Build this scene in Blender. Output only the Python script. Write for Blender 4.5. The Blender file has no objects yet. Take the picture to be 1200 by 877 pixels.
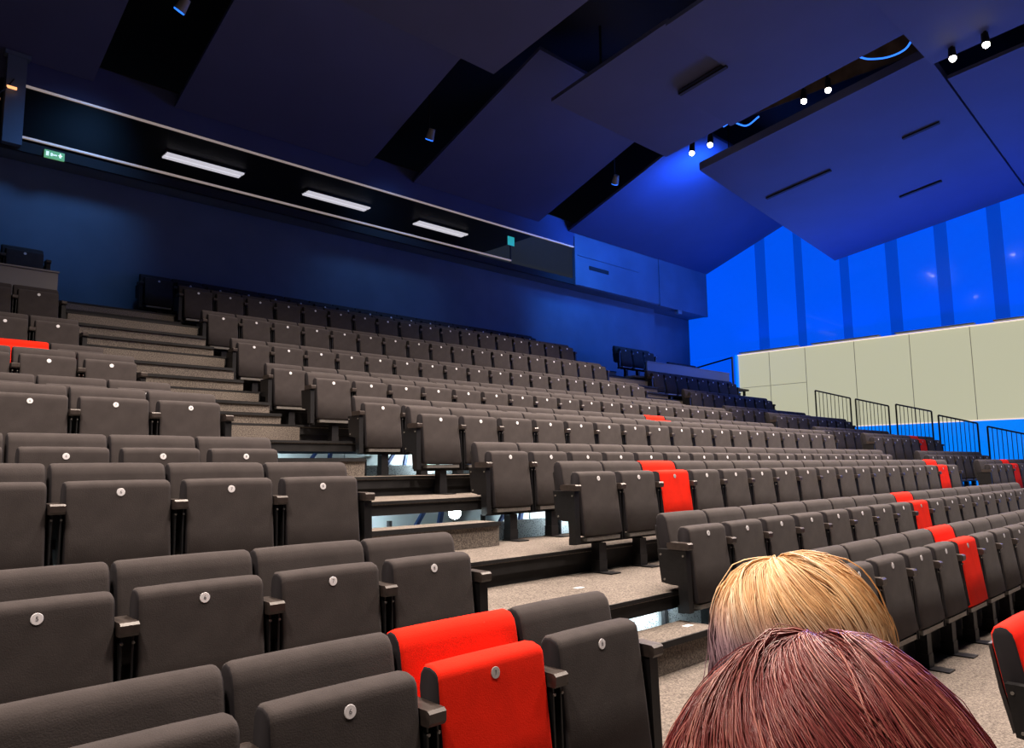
import bpy, math, random
import numpy as np
from mathutils import Vector, Matrix
random.seed(7); RNG = np.random.default_rng(11)
SC = bpy.context.scene
COL = SC.collection
EYE = 1.5                                   # lens height over the lowest floor (m)

# ------------------------------------------------------------------ camera
F_PX = 875.66
TH, AL, RO = math.radians(7.124), math.radians(45.966), math.radians(-0.6722)
def cam_axis(x, y, z):
    x, z = x*math.cos(RO) - z*math.sin(RO), x*math.sin(RO) + z*math.cos(RO)
    y, z = y*math.cos(TH) - z*math.sin(TH), y*math.sin(TH) + z*math.cos(TH)
    return Vector((x*math.sin(AL) + y*math.cos(AL), -x*math.cos(AL) + y*math.sin(AL), z))
cd = bpy.data.cameras.new('camera'); cam = bpy.data.objects.new('camera', cd); COL.objects.link(cam)
rx, fw, up = cam_axis(1, 0, 0), cam_axis(0, 1, 0), cam_axis(0, 0, 1)
M = Matrix.Identity(4)
for i in range(3):
    M[i][0], M[i][1], M[i][2] = rx[i], up[i], -fw[i]
M[2][3] = EYE
cam.matrix_world = M
cd.sensor_width = 36; cd.lens = 36*F_PX/1200; cd.clip_start = 0.02; cd.clip_end = 200
SC.camera = cam

# ------------------------------------------------------------------ world, exposure
w = bpy.data.worlds.new('world'); SC.world = w; w.use_nodes = True
w.node_tree.nodes['Background'].inputs[0].default_value = (0.36, 0.45, 0.72, 1)
w.node_tree.nodes['Background'].inputs[1].default_value = 0.042
SC.view_settings.view_transform = 'Standard'; SC.view_settings.look = 'None'
SC.view_settings.exposure = 0.0; SC.view_settings.gamma = 1.0
SC.view_settings.use_curve_mapping = False

SPOT_W, SPOT_COL = 1000, (1.0, 0.82, 0.69)
BLUE = (0.02, 0.16, 1.0)

# ------------------------------------------------------------------ materials
def new_mat(name):
    m = bpy.data.materials.new(name); m.use_nodes = True
    return m, m.node_tree, m.node_tree.nodes['Principled BSDF']
def mat(name, col, rough=0.6, metal=0.0, var=0.0, scale=20.0, bump=0.0, bscale=None, spec=0.5, emit=None, estr=0.0, sheen=0.0, coat=0.0):
    m, nt, b = new_mat(name)
    c4 = (*col, 1)
    b.inputs['Base Color'].default_value = c4
    b.inputs['Roughness'].default_value = rough
    b.inputs['Metallic'].default_value = metal
    b.inputs['Specular IOR Level'].default_value = spec
    if sheen: b.inputs['Sheen Weight'].default_value = sheen; b.inputs['Sheen Roughness'].default_value = 0.6
    if coat: b.inputs['Coat Weight'].default_value = coat; b.inputs['Coat Roughness'].default_value = 0.04
    if emit:
        b.inputs['Emission Color'].default_value = (*emit, 1); b.inputs['Emission Strength'].default_value = estr
    if var or bump:
        tc = nt.nodes.new('ShaderNodeTexCoord'); n = nt.nodes.new('ShaderNodeTexNoise')
        n.inputs['Scale'].default_value = scale; n.inputs['Detail'].default_value = 5
        nt.links.new(tc.outputs['Object'], n.inputs['Vector'])
        if var:
            r = nt.nodes.new('ShaderNodeValToRGB')
            r.color_ramp.elements[0].position = 0.35; r.color_ramp.elements[1].position = 0.65
            r.color_ramp.elements[0].color = (*[c*(1-var) for c in col], 1)
            r.color_ramp.elements[1].color = (*[min(1, c*(1+var)) for c in col], 1)
            nt.links.new(n.outputs['Fac'], r.inputs[0]); nt.links.new(r.outputs[0], b.inputs['Base Color'])
        if bump:
            n2 = n
            if bscale:
                n2 = nt.nodes.new('ShaderNodeTexNoise'); n2.inputs['Scale'].default_value = bscale; n2.inputs['Detail'].default_value = 3
                nt.links.new(tc.outputs['Object'], n2.inputs['Vector'])
            bp = nt.nodes.new('ShaderNodeBump'); bp.inputs['Strength'].default_value = bump; bp.inputs['Distance'].default_value = 0.004
            nt.links.new(n2.outputs['Fac'], bp.inputs['Height']); nt.links.new(bp.outputs['Normal'], b.inputs['Normal'])
    return m
MT = {}
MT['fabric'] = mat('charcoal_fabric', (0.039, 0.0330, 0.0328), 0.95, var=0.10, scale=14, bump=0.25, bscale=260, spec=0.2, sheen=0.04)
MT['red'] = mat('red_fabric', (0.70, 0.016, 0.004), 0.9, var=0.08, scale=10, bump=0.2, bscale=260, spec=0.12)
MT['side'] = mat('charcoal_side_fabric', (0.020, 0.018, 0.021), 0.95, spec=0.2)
MT['black_metal'] = mat('black_powder_coat', (0.007, 0.007, 0.008), 0.5, var=0.2, scale=40, spec=0.3)
MT['shell'] = mat('black_shell', (0.014, 0.013, 0.014), 0.6)
MT['armwood'] = mat('dark_stained_wood', (0.034, 0.026, 0.023), 0.42, var=0.25, scale=30, spec=0.5)
MT['steel'] = mat('galvanised_steel', (0.20, 0.19, 0.175), 0.5, metal=0.6, var=0.15, scale=60)
MT['disc'] = mat('white_disc', (0.72, 0.72, 0.76), 0.45)
MT['disc_grey'] = mat('grey_disc', (0.38, 0.36, 0.36), 0.45)
MT['ink'] = mat('black_ink', (0.02, 0.02, 0.025), 0.5)
MT['fascia'] = mat('black_fascia', (0.010, 0.010, 0.011), 0.65, var=0.35, scale=6, spec=0.3)
MT['wall'] = mat('navy_painted_wall', (0.085, 0.115, 0.160), 0.75, var=0.10, scale=1.2)
MT['panel'] = mat('ceiling_panel_paint', (0.042, 0.050, 0.125), 0.7, var=0.06, scale=1.0)
MT['black'] = mat('black_paint', (0.006, 0.006, 0.007), 0.8)
MT['parapet'] = mat('grey_parapet', (0.20, 0.19, 0.19), 0.55)
MT['rail'] = mat('black_rail', (0.010, 0.010, 0.012), 0.4)
MT['trim'] = mat('glowing_trim', (0.75, 0.66, 0.60), 0.35, metal=0.3, emit=(1.0, 0.8, 0.7), estr=0.22)  # frame rails carry a faint warm glow in their own colour
MT['duct'] = mat('dark_duct', (0.06, 0.05, 0.045), 0.5, metal=0.4)
MT['tube'] = mat('fluorescent_tube', (0.8, 0.8, 0.85), 0.4, emit=(0.80, 0.74, 0.82), estr=0.85)
MT['lamp'] = mat('lit_lamp', (1, 1, 1), 0.4, emit=(1.0, 0.90, 0.78), estr=20)
MT['flood'] = mat('lit_floodlight', (1, 1, 1), 0.4, emit=(0.86, 0.97, 1.0), estr=45)
MT['bluelamp'] = mat('blue_led', (0.1, 0.3, 1), 0.4, emit=(0.02, 0.18, 1.0), estr=1.6)
MT['amber'] = mat('amber_lamp', (1, 0.6, 0.3), 0.4, emit=(1.0, 0.42, 0.16), estr=1.5)
MT['teal'] = mat('teal_screen', (0.05, 0.4, 0.4), 0.3, emit=(0.03, 0.42, 0.42), estr=0.9)
MT['exitgreen'] = mat('exit_green', (0.10, 0.35, 0.15), 0.4, emit=(0.14, 0.40, 0.16), estr=0.6)
MT['exitwhite'] = mat('exit_white', (0.9, 0.95, 0.9), 0.4, emit=(0.75, 0.9, 0.78), estr=0.8)
MT['blue_glass'] = mat('blue_backlit_glass', (0.005, 0.03, 0.20), 0.12, emit=(0.0, 0.092, 0.90), estr=0.96, coat=0.6)
MT['blue_fin'] = mat('blue_fin', (0.004, 0.03, 0.16), 0.25, emit=(0.0, 0.055, 0.58), estr=0.85)
MT['azure_glass'] = mat('azure_backlit_glass', (0.01, 0.06, 0.25), 0.15, emit=(0.0, 0.215, 0.97), estr=1.0, coat=0.4)
MT['cream_glass'] = mat('cream_backlit_glass', (0.30, 0.30, 0.23), 0.12, emit=(0.575, 0.565, 0.395), estr=0.86, coat=0.5)
MT['white_line'] = mat('white_led_line', (0.8, 0.7, 0.65), 0.4, emit=(1.0, 0.82, 0.70), estr=0.9)
MT['pale'] = mat('pale_board', (0.60, 0.68, 0.70), 0.6, var=0.08, scale=3)
MT['strut'] = mat('blue_grey_strut', (0.03, 0.07, 0.22), 0.5)
MT['seam'] = mat('seam_bar', (0.55, 0.53, 0.42), 0.6); MT['glass'] = None

def carpet_mat(name, lo, hi):
    m, nt, b = new_mat(name)
    tc = nt.nodes.new('ShaderNodeTexCoord'); n = nt.nodes.new('ShaderNodeTexNoise')
    n.inputs['Scale'].default_value = 95; n.inputs['Detail'].default_value = 4; n.inputs['Roughness'].default_value = 0.75
    n2 = nt.nodes.new('ShaderNodeTexNoise'); n2.inputs['Scale'].default_value = 2.2; n2.inputs['Detail'].default_value = 3
    r = nt.nodes.new('ShaderNodeValToRGB'); r.color_ramp.elements[0].position = 0.38; r.color_ramp.elements[1].position = 0.64
    r.color_ramp.elements[0].color = (*lo, 1); r.color_ramp.elements[1].color = (*hi, 1)
    mx = nt.nodes.new('ShaderNodeMixRGB'); mx.blend_type = 'MULTIPLY'; mx.inputs[0].default_value = 0.35
    nt.links.new(tc.outputs['Object'], n.inputs['Vector']); nt.links.new(tc.outputs['Object'], n2.inputs['Vector'])
    nt.links.new(n.outputs['Fac'], r.inputs[0]); nt.links.new(r.outputs[0], mx.inputs[1]); nt.links.new(n2.outputs['Fac'], mx.inputs[2])
    nt.links.new(mx.outputs[0], b.inputs['Base Color'])
    bp = nt.nodes.new('ShaderNodeBump'); bp.inputs['Strength'].default_value = 0.6; bp.inputs['Distance'].default_value = 0.006
    nt.links.new(n.outputs['Fac'], bp.inputs['Height']); nt.links.new(bp.outputs['Normal'], b.inputs['Normal'])
    b.inputs['Roughness'].default_value = 1.0; b.inputs['Specular IOR Level'].default_value = 0.1
    return m
MT['carpet'] = carpet_mat('speckled_carpet', (0.080, 0.070, 0.064), (0.265, 0.232, 0.203))
MT['carpet_riser'] = MT['carpet']

def mesh_mat():
    m, nt, b = new_mat('perforated_steel')
    tc = nt.nodes.new('ShaderNodeTexCoord'); v = nt.nodes.new('ShaderNodeTexVoronoi'); v.inputs['Scale'].default_value = 70
    r = nt.nodes.new('ShaderNodeValToRGB'); r.color_ramp.elements[0].position = 0.25; r.color_ramp.elements[1].position = 0.35
    r.color_ramp.elements[0].color = (0.03, 0.035, 0.04, 1); r.color_ramp.elements[1].color = (0.42, 0.46, 0.48, 1)
    nt.links.new(tc.outputs['Object'], v.inputs['Vector']); nt.links.new(v.outputs['Distance'], r.inputs[0])
    nt.links.new(r.outputs[0], b.inputs['Base Color']); b.inputs['Roughness'].default_value = 0.5; b.inputs['Metallic'].default_value = 0.3
    return m
MT['mesh'] = mesh_mat()
def glass_mat():
    m = bpy.data.materials.new('window_glass'); m.use_nodes = True; nt = m.node_tree; nt.nodes.clear()
    o = nt.nodes.new('ShaderNodeOutputMaterial'); t = nt.nodes.new('ShaderNodeBsdfTransparent'); g = nt.nodes.new('ShaderNodeBsdfGlossy')
    g.inputs['Roughness'].default_value = 0.4; t.inputs[0].default_value = (0.9, 0.92, 0.92, 1)
    mx = nt.nodes.new('ShaderNodeMixShader'); mx.inputs[0].default_value = 0.006
    nt.links.new(t.outputs[0], mx.inputs[1]); nt.links.new(g.outputs[0], mx.inputs[2]); nt.links.new(mx.outputs[0], o.inputs[0])
    return m
MT['glass'] = glass_mat()

# ------------------------------------------------------------------ mesh helpers (coordinates: x along the rows, y up the rake, z over the lowest floor)
def smooth_path(pts, n=8):
    p = [Vector(q) for q in pts]; p = [p[0]*2-p[1]]+p+[p[-1]*2-p[-2]]; out = []
    for i in range(1, len(p)-2):
        for k in range(n):
            t = k/n; a, b, c, d = p[i-1], p[i], p[i+1], p[i+2]
            out.append(0.5*((2*b)+(c-a)*t+(2*a-5*b+4*c-d)*t*t+(3*b-a-3*c+d)*t**3))
    return out+[p[-2]]
class MB:
    def __init__(s): s.v = []; s.f = []; s.mi = []
    def quad_strip(s, rings, closed=True, cap=True, mi=0):
        n = len(rings[0]); base = len(s.v)
        for r in rings: s.v += [tuple(p) for p in r]
        for i in range(len(rings)-1):
            for j in range(n if closed else n-1):
                a = base+i*n+j; b = base+i*n+(j+1) % n
                s.f.append((a, b, b+n, a+n)); s.mi.append(mi)
        if cap:
            s.f.append(tuple(base+j for j in reversed(range(n)))); s.mi.append(mi)
            s.f.append(tuple(base+(len(rings)-1)*n+j for j in range(n))); s.mi.append(mi)
        return s
    def box(s, x0, x1, y0, y1, z0, z1, mi=0):
        b = len(s.v)
        s.v += [(x0,y0,z0),(x1,y0,z0),(x1,y1,z0),(x0,y1,z0),(x0,y0,z1),(x1,y0,z1),(x1,y1,z1),(x0,y1,z1)]
        for q in ((3,2,1,0),(4,5,6,7),(0,1,5,4),(1,2,6,5),(2,3,7,6),(3,0,4,7)):
            s.f.append(tuple(b+i for i in q)); s.mi.append(mi)
        return s
    def hexa(s, p):                                         # 8 free corners, bottom four then top four
        b = len(s.v); s.v += [tuple(q) for q in p]
        for q in ((3,2,1,0),(4,5,6,7),(0,1,5,4),(1,2,6,5),(2,3,7,6),(3,0,4,7)):
            s.f.append(tuple(b+i for i in q)); s.mi.append(0)
        return s
    def tube(s, p0, p1, r0, r1=None, n=8):
        p0, p1 = Vector(p0), Vector(p1); r1 = r0 if r1 is None else r1
        d = (p1-p0).normalized(); a = d.orthogonal().normalized(); b = d.cross(a)
        return s.quad_strip([[p+(a*math.cos(t)+b*math.sin(t))*r for t in [2*math.pi*k/n for k in range(n)]] for p, r in ((p0, r0), (p1, r1))])
    def path(s, pts, r, n=8):
        pts = [Vector(p) for p in pts]; rings = []; a = None
        for i, p in enumerate(pts):
            d = (pts[min(i+1, len(pts)-1)]-pts[max(i-1, 0)]).normalized()
            a = d.orthogonal().normalized() if a is None else (a-d*a.dot(d)).normalized()
            b = d.cross(a)
            rings.append([p+(a*math.cos(t)+b*math.sin(t))*r for t in [2*math.pi*k/n for k in range(n)]])
        return s.quad_strip(rings)
    def extrude_x(s, prof, x0, x1):                         # (y,z) outline pushed along x
        return s.quad_strip([[(x0, y, z) for y, z in prof], [(x1, y, z) for y, z in prof]])
    def loft_x(s, prof, secs):                              # rounded cushion: sections (x, scale, bulge)
        cy = sum(p[0] for p in prof)/len(prof); cz = sum(p[1] for p in prof)/len(prof); h = max(p[1] for p in prof)-min(p[1] for p in prof)
        th = max(p[0] for p in prof)-min(p[0] for p in prof)
        rings = []
        for x, ins in secs:
            ky = 1-2*ins/th; kz = 1-2*ins/h
            rings.append([(x, cy+(y-cy)*ky, cz+(z-cz)*kz) for y, z in prof])
        return s.quad_strip(rings)
    def mesh(s, name, mats, smooth=False, angle=None):
        me = bpy.data.meshes.new(name); me.from_pydata(s.v, [], s.f); me.update()
        for m in (mats if isinstance(mats, (list, tuple)) else [mats]): me.materials.append(m)
        me.polygons.foreach_set('material_index', s.mi)
        if smooth: me.polygons.foreach_set('use_smooth', [True]*len(me.polygons))
        if angle is not None:
            me.set_sharp_from_angle(angle=math.radians(angle))
        me.update(); return me
def link(name, me, parent=None, loc=(0,0,0), rot=(0,0,0)):
    o = bpy.data.objects.new(name, me); COL.objects.link(o); o.location = loc; o.rotation_euler = rot
    if parent: o.parent = parent
    return o
def tag(o, label, cat, group=None):
    o['label'] = label; o['category'] = cat
    if group: o['group'] = group
    return o
def thing(name, label, cat, loc=(0,0,0), rotz=0, group=None):
    return tag(link(name, None, None, loc, (0,0,rotz)), label, cat, group)
def struct(o): o['kind'] = 'structure'; return o
def box_obj(name, x0, x1, y0, y1, z0, z1, m, parent=None):
    """a box whose own origin is its middle at its base, with optional parent that has an unrotated origin"""
    cx, cy = (x0+x1)/2, (y0+y1)/2
    po = Vector(parent.location) if parent else Vector((0,0,0))
    me = MB().box(x0-cx, x1-cx, y0-cy, y1-cy, 0, z1-z0).mesh(name, m)
    return link(name, me, parent, Vector((cx, cy, z0))-po)

# ------------------------------------------------------------------ the measured rake
V = [0.75, 1.716, 2.65, 3.61, 4.555, 5.49, 6.44, 7.42, 8.44, 9.47, 10.5, 11.46, 12.40]      # y of the seat-number discs, row by row
FL = [0.0, 0.20, 0.375, 0.72, 0.895, 1.26, 1.43, 1.775, 1.99, 2.44, 2.985, 3.53, 3.85]      # floor level of each row
EDGE = [V[0]-0.86]+[max(V[k]-0.86, V[k-1]+0.092) for k in range(1, 13)]                                                              # front edge of each platform
UL0, UL1, UM0, UM1, UR0, UR1 = -3.0, 2.36, 4.08, 13.15, 14.82, 19.12                       # block limits along the rows
WALL_U, WALL_V = 20.5, 12.72
TOPF = EYE+2.905-0.69                                                                   # floor of the raised top row in the side blocks

# ------------------------------------------------------------------ setting: floor, walls, ceiling slab
struct(box_obj('floor', -8, 24, -8, 13.4, -0.2, 0.0, MT['carpet']))
wb = struct(box_obj('wall_back', -8, 18.2, WALL_V, 13.3, 0.0, 6.112, MT['wall']))
box_obj('recessed_bay', 18.2, WALL_U, 13.02, 13.3, 0.0, 6.112, MT['wall'], wb)
struct(box_obj('ceiling', -8, 24, -8, 17, 9.9, 10.1, MT['black']))
struct(box_obj('wall_left', -8.2, -8, -8, 17, 0, 9.9, MT['wall']))
struct(box_obj('wall_front', -8, 24, -8.2, -8, 0, 9.9, MT['wall']))

# right wall: blue backlit glass above, cream backlit glass below it, azure glass at the foot
wr = struct(box_obj('wall_right', WALL_U+0.12, WALL_U+0.4, -8, 17, 0, 9.9, MT['black']))
PW = Vector(wr.location)
def wall_piece(name, v0, v1, z0, z1, m, d0=0.0, d1=0.1):
    me = MB().box(WALL_U+d0-PW.x, WALL_U+d1-PW.x, v0-PW.y, v1-PW.y, z0-PW.z, z1-PW.z).mesh(name, m)
    return link(name, me, wr)
fins = [(10.31, 10.64), (9.19, 9.44), (7.91, 8.16), (6.64, 6.95), (5.46, 5.76), (4.28, 4.58), (3.1, 3.4), (1.9, 2.2), (0.7, 1.0)]
edges = [13.02] + [x for a, b in fins for x in (b, a)] + [-2.0]
for i in range(0, len(edges)-1, 2):
    wall_piece('blue_glass_panel', edges[i+1]+0.004, edges[i]-0.004, 4.80, 8.5 if edges[i] > 8.3 else 7.95, MT['blue_glass'])
for a, b in fins:
    wall_piece('glass_fin', a, b, 4.80, 8.5 if b > 8.3 else 7.95, MT['blue_fin'], 0.02, 0.12)
wall_piece('blue_glass_panel', 11.42, 13.02, 3.2, 4.796, MT['blue_glass'])
wall_piece('glass_jamb', 11.35, 11.42, 3.2, 4.80, MT['azure_glass'], -0.06, 0.1)
wall_piece('glazing_trim', -2, 11.35, 4.775, 4.80, MT['white_line'], -0.02, 0.1)
cs = [11.345, 10.35, 9.27, 7.91, 6.52, 5.145, 3.75, 2.3, 0.9, -0.6, -2.0]
for i in range(len(cs)-1):
    if i < 2:
        wall_piece('cream_panel', cs[i+1]+0.006, cs[i]-0.006, 3.79, 4.775, MT['cream_glass'])
        wall_piece('cream_panel', cs[i+1]+0.006, cs[i]-0.006, 2.5, 3.778, MT['cream_glass'])
    else:
        wall_piece('cream_panel', cs[i+1]+0.006, cs[i]-0.006, 2.5, 4.775, MT['cream_glass'])
for c in cs[1:-1]:
    wall_piece('glazing_bar', c-0.006, c+0.006, 2.5, 4.775, MT['seam'], -0.006, 0.1)
wall_piece('glazing_bar', 9.28, 11.34, 3.779, 3.789, MT['seam'], -0.004, 0.1)
wall_piece('glazing_trim', -2, 9.27, 2.475, 2.50, MT['white_line'], -0.02, 0.1)
for i in range(len(cs)-1):
    wall_piece('azure_panel', cs[i+1]+0.004, cs[i]-0.004, 0.3, 2.475, MT['azure_glass'], 0.02, 0.11)

# ------------------------------------------------------------------ seating platforms, aisle steps
ORD = ['', 'first', 'second', 'third', 'fourth', 'fifth', 'sixth', 'seventh', 'eighth', 'ninth', 'tenth', 'eleventh', 'twelfth']
AISLES = ((2.40, 4.07), (13.18, 14.80))
STEPS = {3: 1, 5: 1, 7: 1, 8: 0, 9: 2, 10: 2, 11: 2, 12: 1}
for k in range(1, 13):
    y0, y1, z = EDGE[k], (EDGE[k+1]+0.025 if k < 12 else WALL_V-0.004), FL[k]
    p = thing('seating_platform', 'carpeted platform carrying the %s row of seats from the back wall' % ORD[13-k], 'platform', (8, y0, z-0.1))
    blk = max(y0, V[k-1]+0.264) if k >= 9 else y0            # behind steep risers the decks start behind the backrests
    spans = [(UL0, 2.40, blk), (2.40, 4.07, y0), (4.07, 13.18, blk), (13.18, 14.80, y0), (14.80, 19.5, blk)]
    if k == 12: spans = spans[1:4]
    if k in (10, 11): pass
    for x0, x1, yf in spans:
        d = yf-y0; e = y1
        if k < 12 and k+1 >= 9 and (x0, x1) not in AISLES: e = max(y1, V[k]+0.264+0.025) if k+1 < 12 or x0 == 4.07 else 11.0-0.004
        if k == 11 and x0 in (UL0, 14.80): e = WALL_V-0.004
        link('carpet_deck', MB().box(x0-8, x1-8, d, e-y0, 0.075, 0.1).mesh('carpet_deck', MT['carpet']), p)
        link('edge_beam', MB().box(x0-8, x1-8, d+0.004, d+0.05, 0.0, 0.074).mesh('edge_beam', MT['fascia']), p)
        link('nosing', MB().box(x0-8, x1-8, d-0.012, d-0.0005, 0.082, 0.104).mesh('nosing', MT['fascia']), p)
        if k not in (3, 5, 7):
            lo = FL[k-1]+0.001
            link('riser_board', MB().box(x0-8, x1-8, d+0.03, d+0.05, lo-(z-0.1), -0.001).mesh('riser_board', MT['fascia']), p)
        if k >= 8 and (x0, x1) in AISLES:
            n = STEPS[k]; zz = FL[k-1]+(z-FL[k-1])*n/(n+1)
            link('riser_carpet', MB().box(x0-8+0.02, x1-8-0.02, -0.011, 0.003, zz+0.006-(z-0.1), 0.078).mesh('riser_carpet', MT['carpet']), p)
# intermediate steps in both aisles
for a, (x0, x1, what) in enumerate(((2.42, 4.06, 'aisle of the glowing floodlight'), (13.2, 14.78, 'aisle beside the railing block'))):
    for k, n in STEPS.items():
        lo, hi = FL[k-1], FL[k]
        for j in range(n):
            z = lo + (hi-lo)*(j+1)/(n+1); yf = EDGE[k]-0.29*(n-j); open_ = k in (3, 5, 7)
            yb = EDGE[k]-0.02-0.29*(n-j-1)
            s = thing('aisle_step', 'carpeted %sstep to the %s row from the back wall, %s' % ('' if n == 1 else ('lower ' if j == 0 else 'upper '), ORD[13-k], what), 'step', ((x0+x1)/2, yf, lo+0.0015))
            h = (x1-x0)/2
            link('tread', MB().box(-h, h, 0, yb-yf-0.004, z-lo-0.03, z-lo).mesh('tread', MT['carpet']), s)
            link('riser', MB().box(-h, h, 0.008, 0.03, 0, z-lo-0.032).mesh('riser', MT['carpet_riser']), s)
            link('nosing', MB().box(-h, h, -0.012, 0.0, z-lo-0.03, z-lo+0.003).mesh('nosing', MT['fascia']), s)
            for sx in (-1, 1):
                link('side_board', MB().box(sx*h-0.01 if sx > 0 else -h, sx*h if sx > 0 else -h+0.01, 0.03, yb-yf-0.004, 0, z-lo-0.03).mesh('side_board', MT['fascia']), s)
# understructure seen through the open risers
def understructure(k):
    y0 = EDGE[k]; lo, hi = FL[k-1], FL[k]-0.1
    t = thing('support_frame', 'steel frame with braces and perforated screens under the %s platform from the back wall' % ORD[13-k], 'frame', (8, y0, lo-0.2))
    hh = hi-lo+0.2-0.004
    for i in range(0, 22):
        x = -2.5+i*1.0
        link('back_board', MB().box(x-8, x+0.985-8, 0.80, 0.82, -0.3 if False else 0.002, hh).mesh('back_board', MT['pale']), t)
        link('perforated_screen', MB().box(x-8+0.02, x+0.96-8, 0.42, 0.425, 0.0, 0.2+(hh-0.2)*0.45).mesh('perforated_screen', MT['mesh']), t)
        link('post', MB().tube((x-8, 0.40, 0), (x-8, 0.40, hh*0.85), 0.022).mesh('post', MT['black_metal'], True, 40), t)
        for s in (0, 1):
            a = (x-8+0.18+0.42*s, 0.60, 0.0); b = (x-8+0.42+0.18*s+0.1, 0.60, hh)
            me = MB().hexa([(a[0]-.02, .59, 0), (a[0]+.02, .59, 0), (a[0]+.02, .62, 0), (a[0]-.02, .62, 0), (b[0]-.02, .59, hh), (b[0]+.02, .59, hh), (b[0]+.02, .62, hh), (b[0]-.02, .62, hh)])
            link('diagonal_brace', me.mesh('diagonal_brace', MT['strut']), t)
for k in (3, 5, 7): understructure(k)
def flood(x, y, z, aim, label, watts, lensr):
    t = thing('floodlight', label, 'lamp', (x, y, z))
    d = Vector(aim).normalized(); q = d.to_track_quat('-Z', 'Y').to_euler()
    h = link('housing', MB().tube((0,0,0.09), (0,0,0.0), 0.05, lensr*1.3, 16).mesh('housing', MT['black_metal'], True, 40), t, rot=q)
    ln = link('lens', MB().tube((0,0,0.0), (0,0,-0.012), lensr*1.1, lensr*0.9, 16).mesh('lens', MT['flood'], True, 40), t, rot=q)
    link('bracket', MB().box(-0.015, 0.015, 0.03, 0.06, 0.04, FL[5]-0.0265-z).mesh('bracket', MT['black_metal']), t)
    return t
def point(name, loc, watts, col, r=0.05):
    l = bpy.data.lights.new(name, 'POINT'); l.energy = watts; l.color = col; l.shadow_soft_size = r
    o = bpy.data.objects.new(name, l); COL.objects.link(o); o.location = loc; return o
flood(4.02, 4.86, FL[4]+0.235, (-0.66, -0.70, 0.06), 'small glowing white floodlight under the platform edge beside the aisle', 10, 0.046)
# lamps added under the platforms to light up the pale boards behind
for k, us in ((3, (0.4, 3.0, 3.6, 4.3, 5.8, 9.5, 13.9)), (5, (0.6, 3.2, 5.6, 9.0, 12.4, 15.8)), (7, (1.6, 3.3, 5.4, 9.0, 13.6))):
    for u in us:
        t = thing('added_deck_light', 'small added light fixed under the %s platform from the back wall' % ORD[13-k], 'lamp', (u, EDGE[k]+0.30, FL[k]-0.0262), group='added lights under the %s platform' % ORD[13-k])
        link('housing', MB().box(-0.09, 0.09, -0.03, 0.03, -0.022, 0.0).mesh('housing', MT['black_metal']), t)
        link('diffuser', MB().box(-0.08, 0.08, -0.025, 0.025, -0.034, -0.022).mesh('diffuser', MT['tube']), t)
        l = bpy.data.lights.new('added_deck_glow', 'AREA'); l.energy = 13; l.color = (0.80, 0.95, 1.0); l.shape = 'RECTANGLE'; l.size = 0.16; l.size_y = 0.05
        o = bpy.data.objects.new('added_deck_glow', l); COL.objects.link(o); o.parent = t; o.location = (0, 0, -0.04); o.rotation_euler = (math.radians(50), 0, 0)

# ------------------------------------------------------------------ side parapets before the raised top rows
def parapet(x0, x1, label):
    zt = EYE+2.60; y = 10.93
    t = thing('parapet', label, 'parapet', ((x0+x1)/2, y, FL[11]+0.002)); h = (x1-x0)/2
    link('panel', MB().box(-h, h, 0, 0.04, 0.0, zt-FL[11]-0.02).mesh('panel', MT['parapet']), t)
    link('cap', MB().box(-h-0.01, h+0.01, -0.015, 0.055, zt-FL[11]-0.02, zt-FL[11]).mesh('cap', MT['parapet']), t)
    return t
parapet(UL0, 2.36, 'grey parapet panel in front of the top row, away from the railings')
parapet(15.26, 19.2, 'grey parapet panel in front of the top row nearest the blue wall')
for x0, x1, nm in ((UL0, 2.36, 'far from the railings'), (14.84, 20.44, 'near the blue wall')):
    zb = FL[11]+0.002
    t = thing('top_platform', 'black raised platform of the short top row, %s' % nm, 'platform', ((x0+x1)/2, 11.01, zb)); h = (x1-x0)/2
    link('deck', MB().box(-h, h, 0, 1.70, TOPF-zb-0.05, TOPF-zb).mesh('deck', MT['carpet']), t)
    for i in range(5):
        x = -h+0.05+i*(2*h-0.1)/4
        link('support_post', MB().box(x-0.03, x+0.03, 0.1, 0.16, 0, TOPF-zb-0.05).mesh('support_post', MT['black_metal']), t)
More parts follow.
